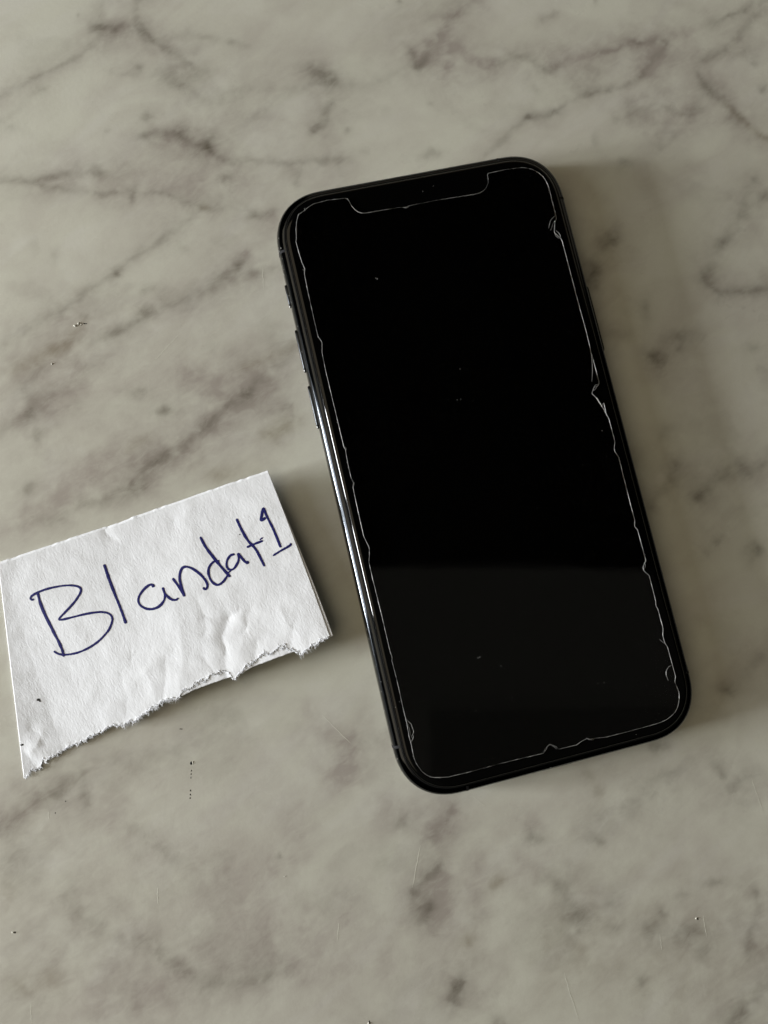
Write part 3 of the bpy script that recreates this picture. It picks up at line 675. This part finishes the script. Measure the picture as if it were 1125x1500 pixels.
def paper_z(px, py):
    px = np.asarray(px, float); py = np.asarray(py, float)
    # s runs from the left edge to the right edge, t from the straight edge down to the tear
    u = (px*.949-(py-823)*.315)/414.0
    dd = (px*.315+(py-823)*.949)/300.0
    z = .5+3.1*np.clip(u, 0, 1.3)**1.3+2.6*np.clip(u, 0, 1)*np.clip(dd, 0, 1.2)-.35*np.clip(dd-.75, 0, 1)*(1-np.clip(u, 0, 1))
    z = z+.9*np.sin(np.clip(u, 0, 1)*math.pi)*.35*np.sin(np.clip(dd, 0, 1)*math.pi)
    z = z+.18*fbm(px/95, py/70, 5, 3)+.035*fbm(px/26, py/30, 15, 3)
    for pts, h, wd in CRE:
        P = np.array(pts, float); best = np.full(px.shape, 1e9)
        wx = px+3*vnoise(px/17, py/17, 31); wy = py+3*vnoise(px/17, py/17, 37)
        for a_, b_ in zip(P[:-1], P[1:]):
            d = b_-a_; t = np.clip(((wx-a_[0])*d[0]+(wy-a_[1])*d[1])/(d@d), 0, 1)
            best = np.minimum(best, np.hypot(wx-a_[0]-t*d[0], wy-a_[1]-t*d[1]))
        z = z+.36*h*np.exp(-(best/wd)**1.4)
    return np.maximum(z, .14)
note = empty('paper_note', at(200, 920)*np.array([1, 1, 0]), 0, 'white folded paper scrap with a torn edge and blue handwriting', 'note')
NO = np.array([*at(200, 920)[:2], 0.0])
def sheet(name, bot, dz, fuzz, seed, right_px=0.0, top_in=0.0, thick=.06):
    ns, nt_ = 420, 150
    s = np.linspace(0, 1, ns); tp = edge_at(TOP, s, 0); bt = edge_at(bot, s, 0)
    f = fuzz*(vnoise(s*95, s*0, seed)*2.2+vnoise(s*230, s*0, seed+1)*1.8)
    f = np.where(f > 0, f*1.25, f)
    bt[:, 1] += f; bt[:, 0] = np.maximum.accumulate(bt[:, 0]+fuzz*vnoise(s*150, s*0, seed+4)*.5)+s*.2
    tp[:, 1] += .5*vnoise(s*60, s*0, seed+9)+top_in
    tt = np.linspace(0, 1, nt_)**.85
    px = tp[None, :, 0]*(1-tt)[:, None]+bt[None, :, 0]*tt[:, None]
    py = tp[None, :, 1]*(1-tt)[:, None]+bt[None, :, 1]*tt[:, None]
    # the right-hand edge bows very slightly, and the under-leaf peeps out along it
    sr = np.clip((s-.9)/.1, 0, 1)[None, :]
    px = px+sr*(2.2*np.sin(tt*math.pi)[:, None])*.6 + right_px*sr*np.clip(tt*1.6-.25, 0, 1)[:, None]
    z = np.maximum(paper_z(px, py)+dz, .06)
    # torn fibres droop or lift a little
    z = z+fuzz*.03*np.clip((tt-.97)/.03, 0, 1)[:, None]*vnoise(s*140, s*0, seed+13)[None, :]
    p = at(px, py, z)-NO
    n = ns*nt_
    lo = p.copy(); lo[..., 2] -= thick*(1-.9*np.clip((tt-.9)/.1, 0, 1))[:, None]
    vs = np.concatenate([p.reshape(-1, 3), lo.reshape(-1, 3)])
    ix = np.arange(n).reshape(nt_, ns)
    q = np.stack([ix[:-1, :-1], ix[1:, :-1], ix[1:, 1:], ix[:-1, 1:]], -1).reshape(-1, 4)
    ring = np.concatenate([ix[0, :], ix[1:, -1], ix[-1, -2::-1], ix[-2:0:-1, 0]]); r2 = np.roll(ring, -1)
    sd = np.stack([ring, r2, r2+n, ring+n], -1)
    fs = np.concatenate([q, q[:, ::-1]+n, sd])
    me = bpy.data.meshes.new(name); me.vertices.add(len(vs)); me.vertices.foreach_set('co', (vs*MM).astype(np.float32).ravel())
    me.loops.add(fs.size); me.loops.foreach_set('vertex_index', fs.ravel().astype(np.int32))
    me.polygons.add(len(fs)); me.polygons.foreach_set('loop_start', (np.arange(len(fs))*4).astype(np.int32))
    me.update(calc_edges=True); me.polygons.foreach_set('use_smooth', [True]*len(fs))
    me.materials.append(M['paper'])
    o = bpy.data.objects.new(name, me); col.objects.link(o); o.parent = note
    return o, bt
front, fb = sheet('front_leaf', BOT, 0.0, 1.15, 100)
back, bb = sheet('back_leaf', BACKBOT, -.10, .12, 200, right_px=3.0, top_in=.6)
# loose fibres along the tear
vs = []; fs = []
rg = random.Random(11)
for k in range(1100):
    i = rg.randrange(4, len(fb)-4); x, y = fb[i]
    if 300 < x < 335 and rg.random() < .5: continue
    L = rg.uniform(1.5, 5.0)*(1.9 if 440 < x < 466 or 180 < x < 262 else 1); a_ = math.radians(rg.gauss(70, 40))
    P = []; a_ = max(min(a_, math.radians(150)), math.radians(-5))
    z0 = float(paper_z(np.array([x]), np.array([y]))[0])
    b_ = rg.gauss(0, .5); xx, yy = x, y-2.2
    for q in range(4):
        P.append(at(xx, yy, max(z0+.03+q*rg.gauss(.01, .03), .05))-NO); a_ += b_*.5; xx += math.cos(a_)*L/3; yy += math.sin(a_)*L/3
    v, f = tube(P, [.07, .06, .04, .015], False, 3); o0 = len(vs); vs += list(v); fs += [tuple(t+o0 for t in q) for q in f]
fo = meshobj('torn_fibre', vs, fs, M['paper'], front); fo['kind'] = 'stuff'

# ---- handwriting: each written sign is its own mesh of ink lying on the leaf
def z1(pts, ox, oy, k=4.327): return [(ox+x/k, oy+y/k) for x, y in pts]
A = lambda p: z1(p, 0, 680); C_ = lambda p: z1(p, 0, 900); Bq = lambda p: z1(p, 240, 680)
SIGNS = [
 ('B', [(A([(215,855),(203,860),(193,850),(205,832),(240,812),(300,790),(380,773),(440,768),(490,774),(512,792),(505,822),(470,875),(420,930),(375,978),(388,986),(450,972),(540,950),(620,938),(670,940),(700,955),(712,980),(706,1012),(690,1048)])
         +C_([(676,115),(640,155),(590,195),(530,228),(470,248),(410,256),(370,250),(340,233)]), 3.6),
        (A([(238,815),(255,880),(285,955),(325,1035)])+C_([(348,130),(370,170),(395,230),(403,268)]), 4.7)]),
 ('l', [(A([(660,635),(690,725),(730,830),(770,930),(798,1010)]), 4.7)]),
 ('a', [(A([(962,778),(976,770),(950,764),(915,790),(885,830),(876,865),(890,895),(925,915),(965,918),(1005,903),(1035,870),(1045,830),(1030,780)]), 3.9), (A([(1030,780),(1045,820),(1070,845)])+Bq([(50,858),(75,860),(92,848)]), 3.9)]),
 ('n', [(Bq([(55,722),(90,770),(115,810),(131,838)]), 4.6), (Bq([(131,838),(118,800),(100,730),(105,680),(125,652),(165,655),(215,685),(255,725),(275,760),(272,785),(260,793),(248,780)]), 4.0)]),
 ('d', [(Bq([(230,460),(265,525),(310,585),(350,635),(385,675),(420,715)]), 4.6), (Bq([(350,614),(320,616),(298,635),(283,665),(285,705),(305,745),(340,765),(375,745),(400,710),(412,690)]), 3.8)]),
 ('a', [(Bq([(448,575),(438,572),(418,582),(400,612),(398,645),(414,668),(440,664),(462,635),(474,602),(470,563)]), 3.7), (Bq([(470,563),(490,590),(515,618),(532,626),(531,612)]), 3.7), (Bq([(402,690),(418,680),(434,666)]), 2.2)]),
 ('t', [(Bq([(460,345),(490,410),(530,480),(575,530),(605,580),(638,648)]), 4.5), (Bq([(525,527),(570,507),(628,485)]), 3.4), (Bq([(608,482),(614,474),(627,465)]), 2.2)]),
 ('1', [(Bq([(645,338),(617,356),(619,328),(631,280),(650,325),(690,405),(720,475),(740,528)]), 4.3), (Bq([(690,580),(740,549),(800,514),(800,500)]), 3.6)])]
def catmull(P, n=7):
    P = np.array(P, float); Q = np.vstack([2*P[0]-P[1], P, 2*P[-1]-P[-2]]); out_ = []
    for i in range(1, len(Q)-2):
        p0, p1, p2, p3 = Q[i-1:i+3]
        for t in np.linspace(0, 1, n, endpoint=False):
            out_.append(.5*((2*p1)+(-p0+p2)*t+(2*p0-5*p1+4*p2-p3)*t*t+(-p0+3*p1-3*p2+p3)*t**3))
    return np.array(out_+[P[-1]])
for li, (ch, strokes) in enumerate(SIGNS):
    vs = []; fs = []
    for si, (pts, wd) in enumerate(strokes):
        P = catmull(pts)
        L = np.concatenate([[0], np.cumsum(np.linalg.norm(np.diff(P, axis=0), axis=1))]); n = int(L[-1]/1.1)+3
        s_ = np.linspace(0, L[-1], n); P = np.stack([np.interp(s_, L, P[:, 0]), np.interp(s_, L, P[:, 1])], -1)
        T = np.gradient(P, axis=0); T /= np.linalg.norm(T, axis=1)[:, None]+1e-9; N = np.stack([-T[:, 1], T[:, 0]], -1)
        hw = wd*.46*(1+.16*vnoise(s_/9, s_*0, li*7+si)+.06*vnoise(s_/2.5, s_*0, li+40))
        endt = np.clip(np.minimum(s_, L[-1]-s_)/(wd*.5), 0, 1); hw = hw*np.sqrt(.25+.75*endt*(2-endt))
        o0 = len(vs)
        for k, (off, lift) in enumerate(((-1, .035), (-.5, .055), (.5, .055), (1, .035))):
            q = P+N*(hw*off)[:, None]; zz = paper_z(q[:, 0], q[:, 1])+lift+.004*si
            vs += list(at(q[:, 0], q[:, 1], zz)-NO)
        for k in range(3):
            for i in range(n-1): fs.append((o0+k*n+i, o0+k*n+i+1, o0+(k+1)*n+i+1, o0+(k+1)*n+i))
    meshobj('ink_letter' if ch != '1' else 'ink_digit', vs, fs, M['ink'], front)['label'] = 'handwritten %s in blue ink' % ch
for i, (x, y, r) in enumerate([(56,1025,.42),(58.5,1027,.25),(32,1091,.36),(351,783,.2)]):
    v, f = lump(at(x, y, float(paper_z(np.array([x]), np.array([y]))[0])+.02)-NO, r, r*.7, .03, 0, 8, i); meshobj('ink_dot', v, f, M['dark_fleck'], front)
